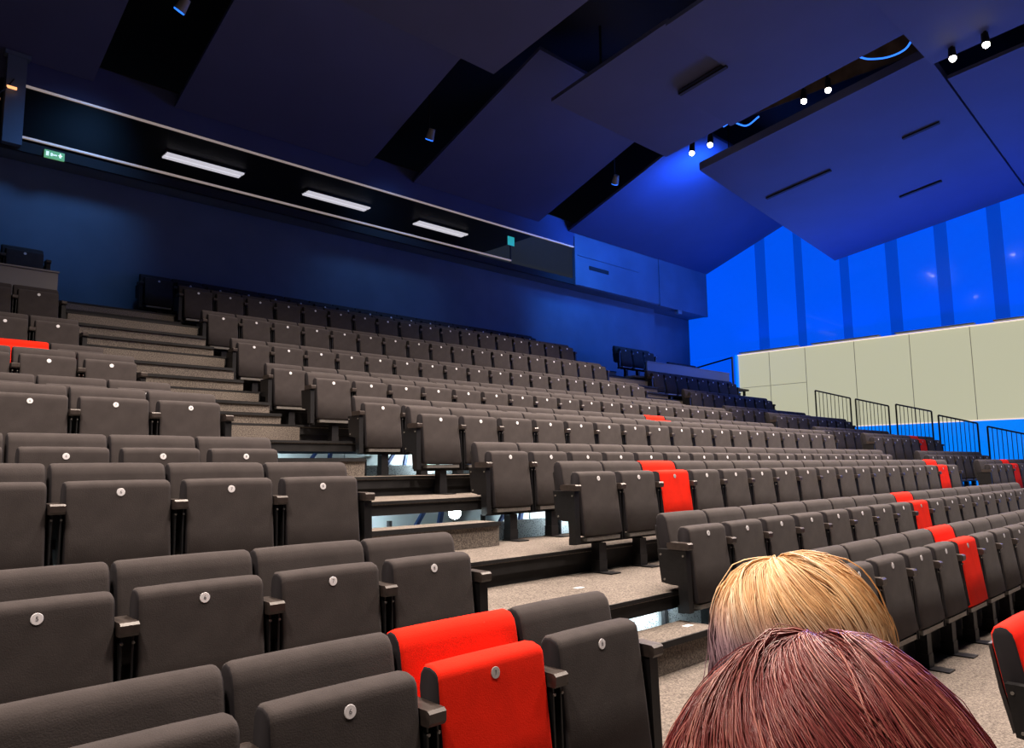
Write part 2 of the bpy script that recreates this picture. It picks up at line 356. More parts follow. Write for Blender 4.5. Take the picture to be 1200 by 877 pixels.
# ------------------------------------------------------------------ control booth over the back wall
def booth():
    y = 12.30; z0, z1 = EYE+4.62, EYE+5.98
    t = thing('control_booth', 'dark glazed control booth running above the back wall', 'booth', (10, y, z0))
    P = Vector((10, y, z0))
    def bx(name, x0, x1, y0, y1, a, b, m): return link(name, MB().box(x0-P.x, x1-P.x, y0-P.y, y1-P.y, a-P.z, b-P.z).mesh(name, m), t)
    bx('soffit', -8, 20.45, 12.34, 13.3, z0, z0+0.04, MT['wall'])
    bx('sill_panel', -8, 14.2, 12.30, 12.36, z0, EYE+4.77, MT['black'])
    bx('head_panel', -8, 14.2, 12.30, 12.36, EYE+5.64, EYE+6.25, MT['panel'])
    bx('frame_rail', 2.08, 14.15, 12.285, 12.32, EYE+5.595, EYE+5.625, MT['trim'])
    bx('frame_rail', 2.08, 11.9, 12.285, 12.32, EYE+4.815, EYE+4.845, MT['trim'])
    bx('back_lining', -8, 14.2, 16.6, 16.7, z0, EYE+6.6, MT['black'])
    bx('floor_lining', -8, 14.2, 12.36, 16.6, z0+0.04, z0+0.08, MT['black'])
    bx('ceiling_lining', -8, 14.2, 12.36, 16.6, EYE+6.25, EYE+6.3, MT['duct'])
    for i in range(6):
        a = 2.1+i*2.01
        bx('window_pane', a, a+2.0, 12.315, 12.32, EYE+4.85, EYE+5.59, MT['glass'])
    # solid end of the booth next to the blue wall
    bx('end_panel', 14.2, 17.88, 12.30, 12.36, z0+0.02, EYE+6.2, MT['wall'])
    bx('end_panel', 17.89, 20.45, 12.28, 12.36, z0-0.01, EYE+6.2, MT['wall'])
    bx('end_trim', 14.16, 14.24, 12.27, 12.36, z0, EYE+5.9, MT['wall'])
    bx('vent_slot', 14.75, 15.55, 12.285, 12.305, EYE+5.12, EYE+5.22, MT['black'])
    bx('cable_tray', 14.3, 16.9, 12.28, 12.30, EYE+5.42, EYE+5.44, MT['wall'])
    return t
booth()
for i, (a, b) in enumerate(((0.3286, 0.4363), (0.5338, 0.6462), (0.7419, 0.8527))):
    z = EYE+6.197; y = 6.20/0.4185
    t = thing('fluorescent_fitting', ['twin tube fluorescent fitting in the booth nearest the exit sign', 'twin tube fluorescent fitting in the middle of the booth', 'twin tube fluorescent fitting in the booth nearest the teal screen'][i], 'light', ((a+b)/2*y, y, z), group='booth ceiling lights')
    h = (b-a)/2*y
    link('tray', MB().box(-h, h, -0.16, 0.16, 0.0, 0.05).mesh('tray', MT['duct']), t)
    for s in (-1, 1):
        link('tube', MB().box(-h+0.02, h-0.02, s*0.085-0.06, s*0.085+0.06, -0.03, 0.0).mesh('tube', MT['tube']), t)
# booth clutter
t = thing('pillar', 'navy square pillar at the end of the booth window', 'pillar', (1.95, 12.26, EYE+4.66))
link('shaft', MB().box(-0.12, 0.12, -0.08, 0.1, 0, 1.30).mesh('shaft', MT['wall']), t)
link('cap', MB().box(-0.16, 0.16, -0.1, 0.1, 1.30, 1.36).mesh('cap', MT['wall']), t)
t = thing('exit_sign', 'small green lit exit sign under the booth window', 'sign', (2.5, 12.27, EYE+4.60))
link('sign_box', MB().box(-0.13, 0.13, -0.012, 0.02, 0, 0.12).mesh('sign_box', MT['exitgreen']), t)
link('arrow', MB().box(-0.03, 0.03, -0.016, -0.012, 0.05, 0.068).box(-0.05, -0.03, -0.016, -0.012, 0.035, 0.083).mesh('arrow', MT['exitwhite']), t)
link('running_figure', MB().box(0.06, 0.085, -0.016, -0.012, 0.035, 0.085).box(0.065, 0.08, -0.016, -0.012, 0.088, 0.1).box(0.045, 0.1, -0.016, -0.012, 0.06, 0.07).mesh('running_figure', MT['exitwhite']), t)
link('door_mark', MB().box(-0.11, -0.075, -0.016, -0.012, 0.03, 0.095).mesh('door_mark', MT['exitwhite']), t)
t = thing('screen', 'small teal glowing screen inside the booth', 'screen', (12.37, 12.78, EYE+5.40))
link('display', MB().box(-0.11, 0.11, -0.01, 0, 0.0, 0.22).mesh('display', MT['teal']), t)
link('stand', MB().tube((0, 0.02, -0.66), (0, 0.02, 0.1), 0.015).mesh('stand', MT['black_metal']), t)
t = thing('booth_desk', 'pale control desk edge behind the booth window', 'desk', (10.4, 12.75, EYE+4.70))
link('desk_top', MB().box(-1.6, 1.0, -0.3, 0.3, 0.06, 0.09).mesh('desk_top', MT['armwood']), t)
link('paper_stack', MB().box(0.2, 0.55, -0.2, 0.1, 0.09, 0.12).mesh('paper_stack', MT['disc']), t)
t = thing('bracket_lamp', 'dark bracket lamp with two amber bulbs fixed on the pillar', 'lamp', (1.90, 12.178, EYE+5.30))
for dx, dz in ((0.0, 0.14), (-0.19, -0.08)):
    link('bulb', MB().tube((dx-0.07, -0.07, dz), (dx+0.05, -0.07, dz), 0.022).mesh('bulb', MT['amber'], True, 40), t)
link('arm', MB().path(smooth_path([(0.02, 0.0, 0.30), (-0.03, -0.05, 0.20), (-0.05, -0.07, 0.15), (-0.16, -0.07, 0.0), (-0.2, -0.07, -0.07)]), 0.010).mesh('arm', MT['rail'], True, 40), t)
t = thing('wall_sensor', 'small blue lit device under the end of the booth', 'device', (18.9, 12.33, EYE+4.50))
link('body', MB().box(-0.1, 0.1, -0.05, 0.05, 0, 0.12).mesh('body', MT['parapet']), t)
link('mount', MB().box(-0.15, 0.15, -0.03, 0.08, 0.12, 0.14).mesh('mount', MT['parapet']), t)

# ------------------------------------------------------------------ ceiling of tilted panels
def cpanel(u0, u1, v0, v1, z0, sv, vref, su=0.0, uref=0.0, label='', th=0.07, jog=None):
    zf = lambda u, v: EYE+z0+sv*(v-vref)+su*(u-uref)
    cx, cy = (u0+u1)/2, (v0+v1)/2; zc = zf(cx, cy)
    c = [(u0, v0), (u1, v0), (u1, v1), (u0, v1)]
    me = MB().hexa([(u-cx, v-cy, zf(u, v)-zc) for u, v in c]+[(u-cx, v-cy, zf(u, v)-zc+th) for u, v in c]).mesh('ceiling_panel', MT['panel'])
    return tag(link('ceiling_panel', me, None, (cx, cy, zc)), label, 'ceiling panel', 'tilted ceiling panels')
def cpoly(outline, zf, th, label):
    cx, cy = sum(p[0] for p in outline)/len(outline), sum(p[1] for p in outline)/len(outline); zc = EYE+zf(cx, cy)
    ring = lambda dz: [(u-cx, v-cy, EYE+zf(u, v)-zc+dz) for u, v in outline]
    me = MB().quad_strip([ring(0), ring(th)]).mesh('ceiling_panel', MT['panel'])
    return tag(link('ceiling_panel', me, None, (cx, cy, zc)), label, 'ceiling panel', 'tilted ceiling panels')
R = dict(z0=5.98, sv=-0.365, vref=12.3)
cpanel(-8, 2.95, 8.6, 12.28, **R, label='dark ceiling panel sloping to the booth beyond the pillar')
cpanel(4.17, 7.88, 8.7, 12.28, **R, label='dark sloping ceiling panel above the first booth lights')
cpanel(9.05, 12.85, 8.55, 12.28, **R, label='navy sloping ceiling panel above the teal screen')
cpanel(13.95, 20.48, 8.4, 12.28, **R, label='blue lit sloping ceiling panel above the solid booth end')
Q = dict(z0=6.2, sv=-0.15, vref=8.2)
cpanel(-8, 2.9, 3.6, 8.2, **Q, label='wide dark ceiling panel over the block away from the railings')
cpanel(3.9, 7.6, 3.6, 8.2, **Q, label='dark violet ceiling panel with a pointed corner before the black gap')
qz = lambda u, v: 6.2-0.15*(v-8.2)
PC = cpoly([(8.94, 5.81), (10.56, 5.81), (10.56, 6.72), (12.34, 6.72), (12.34, 8.2), (8.94, 8.2)], qz, 0.07, 'stepped navy ceiling panel between the black gap and the spotlights')
cpoly([(8.9, 3.6), (12.34, 3.6), (12.34, 6.74), (10.58, 6.74), (10.58, 5.83), (8.9, 5.83)], lambda u, v: qz(u, v)-0.075, 0.07, 'large stepped navy ceiling panel alongside the dark cable slot')
sz = lambda u, v: 6.31-0.15*(v-8.26)-0.107*(u-13.7)
PA = PB = cpoly([(13.68, 3.7), (20.48, 3.7), (20.48, 8.26), (13.68, 8.26)], sz, 0.17, 'broad navy ceiling panel with warm lit edge touching the blue wall')
def air_slot(panel, u, a, b, zf):
    L = panel.location; q = 0.035
    lowp = [(u-q, a), (u+q, a), (u+q, b), (u-q, b)]
    me = MB().hexa([(x-L.x, y-L.y, zf(x, y)-0.034-L.z) for x, y in lowp]+[(x-L.x, y-L.y, zf(x, y)-0.004-L.z) for x, y in lowp]).mesh('air_slot', MT['black'])
    link('air_slot', me, panel)
zs = lambda u, v: EYE+6.31-0.15*(v-8.26)-0.107*(u-13.7)
air_slot(PA, 15.89, 6.36, 7.87, zs); air_slot(PA, 15.89, 4.19, 4.88, zs); air_slot(PB, 18.29, 4.88, 5.78, zs)
air_slot(PC, 10.57, 5.79, 6.70, lambda u, v: EYE+6.125-0.15*(v-8.2))
cpanel(8.6, 13.3, -2.0, 3.55, z0=6.62, sv=-0.1, vref=3.5, label='violet ceiling panel over the stage side of the cable slot')
cpanel(14.6, 20.48, -2.0, 3.66, z0=6.86, sv=-0.1, vref=3.66, su=-0.107, uref=14.9, label='navy ceiling panel over the stage side next to the blue wall')
cpanel(2.2, 7.9, -4.0, 3.4, z0=6.9, sv=-0.1, vref=3.4, label='dark ceiling panel over the two seated people')
# things in the slots
MT['slotboard'] = mat('brown_board', (0.11, 0.075, 0.05), 0.7, var=0.4, scale=3)
tag(box_obj('slot_board', 13.95, 13.98, 3.7, 8.2, EYE+7.25, 9.899, MT['slotboard']), 'upright brown board lining the spotlight slot', 'board')
t = thing('air_duct', 'dark ribbed air duct lying in the spotlight slot', 'duct', (12.52, 5.9, EYE+7.35))
link('pipe', MB().tube((0.1, -3.9, 0.243), (0.1, 1.6, -0.15), 0.19, n=14).mesh('pipe', MT['duct'], True, 40), t)
for i in range(8):
    link('clamp_ring', MB().tube((0.1, -3.6+i*0.65, 0.25-0.0714*(0.4+i*0.65)), (0.1, -3.5+i*0.65, 0.25-0.0714*(0.5+i*0.65)), 0.21, n=14).mesh('clamp_ring', MT['duct'], True, 40), t)
cab = [(12.353, 4.62, EYE+6.69), (12.6, 4.52, EYE+6.90), (12.78, 4.36, EYE+6.86), (12.8, 4.07, EYE+6.775), (12.8, 3.80, EYE+6.79), (12.75, 3.64, EYE+6.90)]
tag(link('cable_light', MB().path(smooth_path([(x-12.8, y-4.2, z-EYE-6.8) for x, y, z in cab]), 0.016).mesh('cable_light', MT['bluelamp'], True, 40), None, (12.8, 4.2, EYE+6.8)), 'curved glowing blue cable hanging in the spotlight slot', 'cable')
cab = [(12.353, 6.9, EYE+6.40), (12.6, 6.85, EYE+6.55), (12.9, 6.72, EYE+6.53), (12.9, 6.45, EYE+6.62)]
tag(link('cable_light', MB().path(smooth_path([(x-12.9, y-6.75, z-EYE-6.55) for x, y, z in cab]), 0.016).mesh('cable_light', MT['bluelamp'], True, 40), None, (12.9, 6.75, EYE+6.55)), 'short glowing blue cable beside the middle spotlights', 'cable')
tag(link('air_duct', MB().path([(0, -1.5, 0), (0, 0, 0.1), (0.3, 0.8, 0.25)], 0.26, 14).mesh('air_duct', MT['duct'], True, 40), None, (8.3, 7.9, EYE+7.6)), 'dark air duct in the black gap between violet and navy panels', 'duct')

def spot_lamp(x, y, z, label, group, watts, aim=(-0.30, -0.10, -1.0), size=120):
    t = thing('spot_lamp', label, 'spotlight', (x, y, z), group=group)
    d = Vector(aim).normalized(); q = d.to_track_quat('-Z', 'Y').to_euler()
    link('housing', MB().tube((0,0,0.26), (0,0,0.02), 0.05, 0.062, 14).mesh('housing', MT['black_metal'], True, 40), t, rot=q)
    link('lens', MB().quad_strip([[(r*math.cos(a), r*math.sin(a), zz) for a in [k*math.pi/7 for k in range(14)]] for r, zz in ((0.052, 0.02), (0.05, -0.01), (0.034, -0.035), (0.008, -0.045))]).mesh('lens', MT['lamp'], True), t, rot=q)
    link('hanger', MB().box(-0.012, 0.012, -0.02, 0.02, 0.2, 9.899-z).mesh('yoke', MT['black_metal']), t)
    l = bpy.data.lights.new('spot_beam', 'SPOT'); l.energy = watts; l.color = SPOT_COL; l.spot_size = math.radians(size); l.spot_blend = 0.9; l.shadow_soft_size = 0.30
    o = bpy.data.objects.new('spot_beam', l); COL.objects.link(o); o.parent = t; o.location = d*0.12; o.rotation_euler = q
    return t
for i, (y, z) in enumerate(((8.01, 6.41), (7.58, 6.45), (5.61, 6.64), (5.16, 6.68), (3.16, 6.44), (2.69, 6.47))):
    spot_lamp(13.0, y, EYE+z, 'warm lit ceiling spotlight, %s from the booth in the spotlight slot' % ORD[i+1], 'spotlights of the slot', SPOT_W*1.1)
for x, ys, k in ((8.3, (4.9, 2.7, 0.5), 0.95), (3.4, (5.8, 3.4, 1.0), 0.95), (13.9, (0.2,), 0.8), (-1.5, (4.6, 1.6), 0.9)):
    for y in ys:
        for d in (0, 0.5):
            spot_lamp(x, y-d, EYE+6.6-0.08*(y-3), 'warm ceiling spotlight in the slot above the seating', 'spotlights above the seating', SPOT_W*k, aim=(0.02, 0.06, -1.0))
for x in (4.8, 6.2, 10.6, 11.8):  # spots added out of sight to brighten seat tops in the upper rows
    spot_lamp(x, 8.42, EYE+6.78, 'added warm spotlight hidden behind the upper edge of the middle ceiling panels', 'added hidden spotlights', SPOT_W*0.62, aim=(0.0, -0.10, -1.0), size=100)
# blue stage lamps that wash the sloping panel and the back wall
def blue_spot(x, y, z, target, watts, size, label, col=BLUE):
    t = thing('blue_flood', label, 'lamp', (x, y, z))
    d = (Vector(target)-Vector((x, y, z))).normalized(); q = d.to_track_quat('-Z', 'Y').to_euler()
    link('housing', MB().tube((0,0,0.22), (0,0,0.02), 0.06, 0.085, 12).mesh('housing', MT['parapet'], True, 40), t, rot=q)
    link('lens', MB().tube((0,0,0.02), (0,0,0.0), 0.08, 0.075, 12).mesh('lens', MT['bluelamp'], True, 40), t, rot=q)
    link('hanger', MB().box(-0.01, 0.01, -0.012, 0.012, 0.05, 9.899-z).mesh('hanger', MT['black_metal']), t)
    l = bpy.data.lights.new('blue_beam', 'SPOT'); l.energy = watts; l.color = col; l.spot_size = math.radians(size); l.spot_blend = 1.0; l.shadow_soft_size = 0.35; l.specular_factor = 0.0
    o = bpy.data.objects.new('blue_beam', l); COL.objects.link(o); o.parent = t; o.location = d*0.08; o.rotation_euler = q
blue_spot(14.6, 8.05, EYE+6.66, (15.4, 10.6, EYE+6.62), 1900, 110, 'blue floodlight above the warm edged panel')
blue_spot(3.55, 10.47, EYE+6.55, (2.2, 12.9, EYE+3.0), 360, 58, 'small blue floodlight in the black gap above the pillar', (0.14, 0.38, 0.92))
blue_spot(8.4, 10.9, EYE+6.25, (8.6, 12.9, EYE+3.0), 150, 80, 'small blue floodlight in the gap above the booth window', (0.14, 0.38, 0.92))
blue_spot(13.35, 10.3, EYE+6.5, (15.0, 12.9, EYE+3.0), 560, 72, 'small blue floodlight hanging in the gap above the solid booth end', (0.03, 0.24, 1.0))
for i, v in enumerate((10.3, 8.1, 5.9, 3.7, 1.5)):  # uplights added along the ledge to turn the ceiling panels bluer
    t = thing('added_blue_batten', 'added slim blue batten tinting the ceiling, on the ledge between cream and blue glass', 'lamp', (WALL_U-0.16, v, 4.81), group='added blue battens')
    link('casing', MB().box(-0.03, 0.155, -0.9, 0.9, 0.0, 0.03).mesh('casing', MT['seam']), t)
    link('strip', MB().box(-0.02, 0.02, -0.88, 0.88, 0.03, 0.034).mesh('strip', MT['bluelamp']), t)
    l = bpy.data.lights.new('batten_glow', 'AREA'); l.shape = 'RECTANGLE'; l.size = 0.05; l.size_y = 1.7; l.energy = 95; l.color = (0.03, 0.13, 1.0); l.specular_factor = 0.0
    o = bpy.data.objects.new('batten_glow', l); COL.objects.link(o); o.parent = t; o.location = (-0.01, 0, 0.06); o.rotation_euler = (0, math.radians(180-58), 0)

# ------------------------------------------------------------------ railings beside the blue wall
for i, (v0, z0, v1, z1) in enumerate(((8.59, 1.92, 7.64, 1.65), (7.57, 1.62, 6.73, 1.39), (6.62, 1.42, 5.78, 1.20), (5.70, 1.10, 4.85, .87), (4.72, .79, 3.85, .56))):
    def floor_at(v): return max(FL[k] for k in range(13) if EDGE[k]-0.02 <= v) + 0.002
    f0, f1 = floor_at(v0-0.03), floor_at(v1+0.03)
    x = 19.4; t = thing('railing', ['black railing section next to the highest seats of the railing block', 'black railing section, second down from the top', 'black railing section, third down from the top', 'black railing section, fourth down from the top', 'black railing section, lowest of the five'][i], 'railing', (x, v0-0.03, f0), group='railing sections')
    L = v0-v1-0.06; a0, a1 = EYE+z0-f0, EYE+z1-f0; b1 = f1-f0
    def bar(name, y0, za, y1, zb, r): link(name, MB().tube((0, y0, za), (0, y1, zb), r, n=6).mesh(name, MT['rail'], True, 60), t)
    bar('top_rail', 0, a0, -L, a1, 0.020); bar('bottom_rail', 0, a0-0.92, -L, a1-0.92, 0.014)
    bar('post', 0, 0, 0, a0, 0.020); bar('post', -L, b1, -L, a1, 0.020)
    for j in range(1, 9):
        q = j/9; bar('baluster', -L*q, a0+(a1-a0)*q-0.92, -L*q, a0+(a1-a0)*q, 0.008)
t = thing('handrail', 'thin dark handrail in front of the blue glass at the top corner', 'handrail', (20.35, 11.46, TOPF+0.002))
link('rail', MB().tube((0, 0, EYE+3.22-TOPF), (-0.0, 1.45, EYE+3.0-TOPF), 0.025).mesh('rail', MT['black_metal'], True, 40), t)
link('post', MB().tube((0, 0, 0), (0, 0, EYE+3.24-TOPF), 0.03).mesh('post', MT['parapet'], True, 40), t)

# ------------------------------------------------------------------ theatre seats
PAN = [(-0.050, 0.292), (-0.024, 0.50), (-0.003, 0.66), (0.002, 0.705), (0.006, 0.722), (0.017, 0.733), (0.045, 0.741), (0.075, 0.739), (0.092, 0.718), (0.098, 0.68), (0.075, 0.50), (0.040, 0.300), (0.020, 0.280), (-0.030, 0.276)]
BACK = [(0.085, 0.38), (0.105, 0.52), (0.130, 0.66), (0.150, 0.765), (0.160, 0.795), (0.180, 0.815), (0.205, 0.820), (0.228, 0.810), (0.240, 0.785), (0.238, 0.74), (0.205, 0.55), (0.165, 0.38)]
def cushion(name, prof, hw, m0, round_=0.022):
    r = round_
    b = MB().loft_x(prof, [(-hw, r), (-hw+0.25*r, 0.45*r), (-hw+0.7*r, 0.1*r), (-hw+1.2*r, 0), (-hw*0.4, -0.002), (hw*0.4, -0.002), (hw-1.2*r, 0), (hw-0.7*r, 0.1*r), (hw-0.25*r, 0.45*r), (hw, r)])
    n = len(prof)
    # the upholstery wraps over front, top and back; both flanks are charcoal
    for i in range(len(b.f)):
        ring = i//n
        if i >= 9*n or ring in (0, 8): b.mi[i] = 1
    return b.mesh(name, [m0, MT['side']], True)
def disc_mesh(m):
    n = 18; b = MB(); tilt = math.atan2(0.053, 0.40)
    def pt(r, a, d): 
        z = r*math.sin(a); return (r*math.cos(a), z*math.sin(tilt)-d, 0.69+z*math.cos(tilt))
    b.quad_strip([[pt(r, 2*math.pi*k/n, d) for k in range(n)] for r, d in ((0.0175, -0.004), (0.0175, 0.0012), (0.0165, 0.002))])
    return b.mesh('number_disc', m, False)
SM = {}
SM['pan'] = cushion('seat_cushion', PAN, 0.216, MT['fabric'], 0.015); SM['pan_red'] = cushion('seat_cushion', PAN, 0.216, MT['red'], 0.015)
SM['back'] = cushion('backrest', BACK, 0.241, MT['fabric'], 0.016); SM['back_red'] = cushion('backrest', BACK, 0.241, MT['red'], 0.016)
SM['disc'] = disc_mesh(MT['disc']); SM['disc_grey'] = disc_mesh(MT['disc_grey'])
SM['shell'] = MB().extrude_x([(0.178, 0.40), (0.214, 0.56), (0.243, 0.74), (0.255, 0.74), (0.228, 0.55), (0.192, 0.39)], -0.225, 0.225).mesh('back_shell', MT['shell'])
SM['arm'] = MB().extrude_x([(-0.035, 0.605), (-0.042, 0.615), (-0.042, 0.640), (-0.032, 0.648), (0.09, 0.650), (0.112, 0.645), (0.116, 0.63), (0.108, 0.605)], -0.029, 0.029).mesh('armrest', MT['armwood'])
fr = [(-0.030, 0.23), (-0.018, 0.603), (0.105, 0.603), (0.078, 0.44), (0.040, 0.38), (0.035, 0.23)]
fe = [(-0.030, 0.23), (-0.018, 0.603), (0.19, 0.603), (0.165, 0.40), (0.10, 0.39), (0.045, 0.39), (0.035, 0.23)]
SM['frame'] = MB().extrude_x(fr, -0.021, -0.014).extrude_x(fr, 0.014, 0.021).box(-0.0139, 0.0139, 0.03, 0.05, 0.46, 0.50).mesh('arm_frame', MT['black_metal'])
SM['screw'] = MB().tube((0, -0.026, 0.582), (0, -0.0195, 0.582), 0.005, n=6).mesh('frame_screw', MT['steel'])
SM['frame_end'] = MB().extrude_x(fe, -0.024, 0.024).mesh('end_panel', MT['black_metal'])
SM['bolt'] = MB().tube((-0.004, 0, 0), (0.004, 0, 0), 0.007, n=6).mesh('panel_bolt', MT['steel'])
SM['hinge'] = MB().box(-0.19, 0.19, -0.040, 0.02, 0.242, 0.270).mesh('hinge_plate', MT['steel'])
SM['beam'] = MB().box(-0.2485, 0.2485, 0.04, 0.085, 0.215, 0.262).mesh('cross_beam', MT['black_metal'])
SM['post'] = MB().box(-0.040, 0.040, 0.0, 0.075, 0.008, 0.215).box(-0.044, 0.044, -0.004, 0.079, 0.008, 0.09).mesh('pedestal', MT['black_metal'])
SM['foot'] = MB().box(-0.055, 0.055, -0.12, 0.082, 0.0, 0.008).mesh('foot_plate', MT['black_metal'])
# seat folded down (occupied seats)
PAND = [(-0.36, 0.43), (-0.375, 0.46), (-0.36, 0.495), (-0.30, 0.51), (-0.10, 0.50), (0.07, 0.485), (0.085, 0.45), (0.07, 0.41), (-0.30, 0.405)]
SM['pan_down'] = cushion('seat_cushion', PAND, 0.216, MT['fabric'])

num_cache = {}
def numeral(n):
    if n in num_cache: return num_cache[n]
    c = bpy.data.curves.new('numeral', 'FONT'); c.body = str(n); c.size = 0.019 if n < 10 else 0.015; c.align_x = 'CENTER'; c.align_y = 'CENTER'; c.resolution_u = 2
    o = bpy.data.objects.new('numeral', c); COL.objects.link(o)
    me = bpy.data.meshes.new_from_object(o.evaluated_get(bpy.context.evaluated_depsgraph_get()))
    bpy.data.objects.remove(o); me.name = 'numeral'; me.materials.clear(); me.materials.append(MT['ink'])
    num_cache[n] = me; return me
def seat(u, v, zf, label, group, red=False, first=False, last=False, num=None, down=False):
    t = thing('theatre_seat', label, 'seat', (u, v, zf+0.0015), group=group)
    link('seat_cushion', SM['pan_down'] if down else SM['pan_red' if red else 'pan'], t)
    link('backrest', SM['back_red' if red else 'back'], t)
    link('back_shell', SM['shell'], t)
    near = math.hypot(u, v) < 8.5
    for x, end in [(-0.25, first)] + ([(0.25, True)] if last else []):
        link('armrest', SM['arm'], t, (x*(1.09 if end else 1), 0, 0))
        if end:
            e = link('end_panel', SM['frame_end'], t, (x*1.09, 0, 0))
            if near:
                for y, z in ((0.165, 0.57), (0.14, 0.42), (0.0, 0.57)): link('panel_bolt', SM['bolt'], e, (0.026 if x > 0 else -0.026, y, z))
        else:
            e = link('arm_frame', SM['frame'], t, (x, 0, 0))
            if near:
                for q in (-0.0175, 0.0175): link('frame_screw', SM['screw'], e, (q, 0, 0))
    link('cross_beam', SM['beam'], t)
    p = link('pedestal', SM['post'], t, (0.03, 0, 0)); link('foot_plate', SM['foot'], p)
    if not down:
        link('hinge_plate', SM['hinge'], t)
        d = link('number_disc', SM['disc_grey' if red else 'disc'], t, (0, -0.0005, 0))
        if num is not None and math.hypot(u, v) < 7.5:
            link('numeral', numeral(num), d, (0, -0.003, 0.69), (math.radians(90)-math.atan2(0.053, 0.40)*-1*-1, 0, 0))
    return t
N = {}
def nth(i): return (ORD+['thirteenth', 'fourteenth', 'fifteenth', 'sixteenth', 'seventeenth', 'eighteenth', 'nineteenth'])[i]
def row_of(u0, n, k, block, z=None, v=None, reds=(), num0=1, phrase='', aisle='', rev=False, endl=False):
    v = V[k] if v is None else v; z = FL[k] if z is None else z
    for i in range(n):
        pos = n-i if rev else i+1
        lab = '%s seat, %s from the %s aisle, %s, %s' % ('bright red' if i in reds else 'charcoal', nth(pos), aisle, block, phrase)
        seat(u0+0.5*i, v, z, lab, 'seats of the %s' % block, i in reds, first=(i == 0 and endl), last=(i == n-1), num=num0+i)
def from_wall(k): return '%s row from back wall' % ORD[13-k]
def below_parapet(k): return 'row behind the parapet' if k == 11 else '%s row below parapet' % ORD[11-k]
for k in range(1, 13):
    u0 = {1: 4.30, 2: 4.30, 12: 4.10}.get(k, 4.375); n = 18
    row_of(u0, n, k, 'middle block', reds={1: (4,), 2: (8,), 3: (2, 16), 6: (10,)}.get(k, ()), num0=9, phrase=from_wall(k), aisle='floodlight', endl=True)
# block away from the railings
for k in range(1, 12):
    n = {1: 5, 2: 5, 3: 4, 4: 4, 5: 4, 6: 3, 7: 3, 8: 3, 9: 2, 10: 2, 11: 2}[k]; ul = 2.075
    row_of(ul-0.5*(n-1), n, k, 'pillar side block', z=TOPF if k == 11 else None, reds={1: (n-2,), 8: (n-2,)}.get(k, ()), num0=9-n, phrase=below_parapet(k), aisle='floodlight', rev=True)
# block beside the railings
for k in range(3, 12):
    row_of(15.1, 3 if k == 11 else 8, k, 'railing block', z=TOPF if k == 11 else None, reds={5: (5,), 3: (3,)}.get(k, ()), num0=27, phrase=below_parapet(k), aisle='far', endl=True)
# seats at the very top corner
for i in range(3):
    seat(18.7+0.5*i, 12.3, TOPF, 'charcoal seat, %s from the blue wall, in the top corner below the booth end' % nth(3-i), 'corner seats below the booth end', first=(i == 0), last=(i == 2))
# lowest row: one red seat, and the two occupied seats
seat(3.93, V[0]-0.04, 0.0, 'bright red tip-up seat in the lowest row beside the carpet', None, red=True, first=True, last=True)
seat(0.62, V[0]-0.02, 0.0, 'charcoal seat under the person with dark red hair', None, down=True, first=True)
seat(1.12, V[0]-0.02, 0.0, 'charcoal seat under the person with blond hair', None, down=True, last=True)
# paper scraps on the carpet
for x, y, z, lab in ((3.95, 2.60, FL[2]+(FL[3]-FL[2])/2, 'small white paper tag on the lowest aisle step'), (3.75, 3.28, FL[3], 'small white paper tag on the carpet by the middle block')):
    o = tag(box_obj('paper_tag', x-0.035, x+0.035, y-0.02, y+0.02, z+0.001, z+0.003, MT['disc']), lab, 'tag')

# ------------------------------------------------------------------ people
MT['skin'] = mat('skin', (0.55, 0.33, 0.25), 0.55); MT['top_dark'] = mat('dark_jumper', (0.03, 0.03, 0.05), 0.9, bump=0.3, bscale=120); MT['jeans'] = mat('blue_jeans', (0.03, 0.05, 0.11), 0.9)
def hair_mat(name, stops, rough=0.42, lilac_tint=None):
    m, nt, b = new_mat(name)
    a = nt.nodes.new('ShaderNodeAttribute'); a.attribute_name = 'strand'
    r = nt.nodes.new('ShaderNodeValToRGB'); els = r.color_ramp.elements
    while len(els) < len(stops): els.new(0.5)
    for e, (p, c) in zip(els, stops): e.position = p; e.color = (*c, 1)
    nt.links.new(a.outputs['Fac'], r.inputs[0]); nt.links.new(r.outputs[0], b.inputs['Base Color'])
    if lilac_tint:
        d = nt.nodes.new('ShaderNodeAttribute'); d.attribute_name = 'lilac_tint'; mx = nt.nodes.new('ShaderNodeMixRGB'); mx.inputs[2].default_value = (*lilac_tint, 1)
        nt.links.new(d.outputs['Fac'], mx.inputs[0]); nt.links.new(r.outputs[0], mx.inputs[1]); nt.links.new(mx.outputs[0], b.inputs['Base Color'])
    b.inputs['Roughness'].default_value = rough; b.inputs['Specular IOR Level'].default_value = 0.55
    return m
MT['blond'] = hair_mat('blond_hair', [(0, (0.34, 0.20, 0.13)), (0.3, (0.62, 0.36, 0.17)), (0.7, (0.86, 0.56, 0.28)), (1, (0.95, 0.76, 0.50))], lilac_tint=(0.33, 0.215, 0.285))
MT['auburn'] = hair_mat('dark_red_hair', [(0, (0.040, 0.006, 0.010)), (0.4, (0.11, 0.014, 0.018)), (0.75, (0.20, 0.040, 0.036)), (1, (0.42, 0.17, 0.135))], 0.34, None)

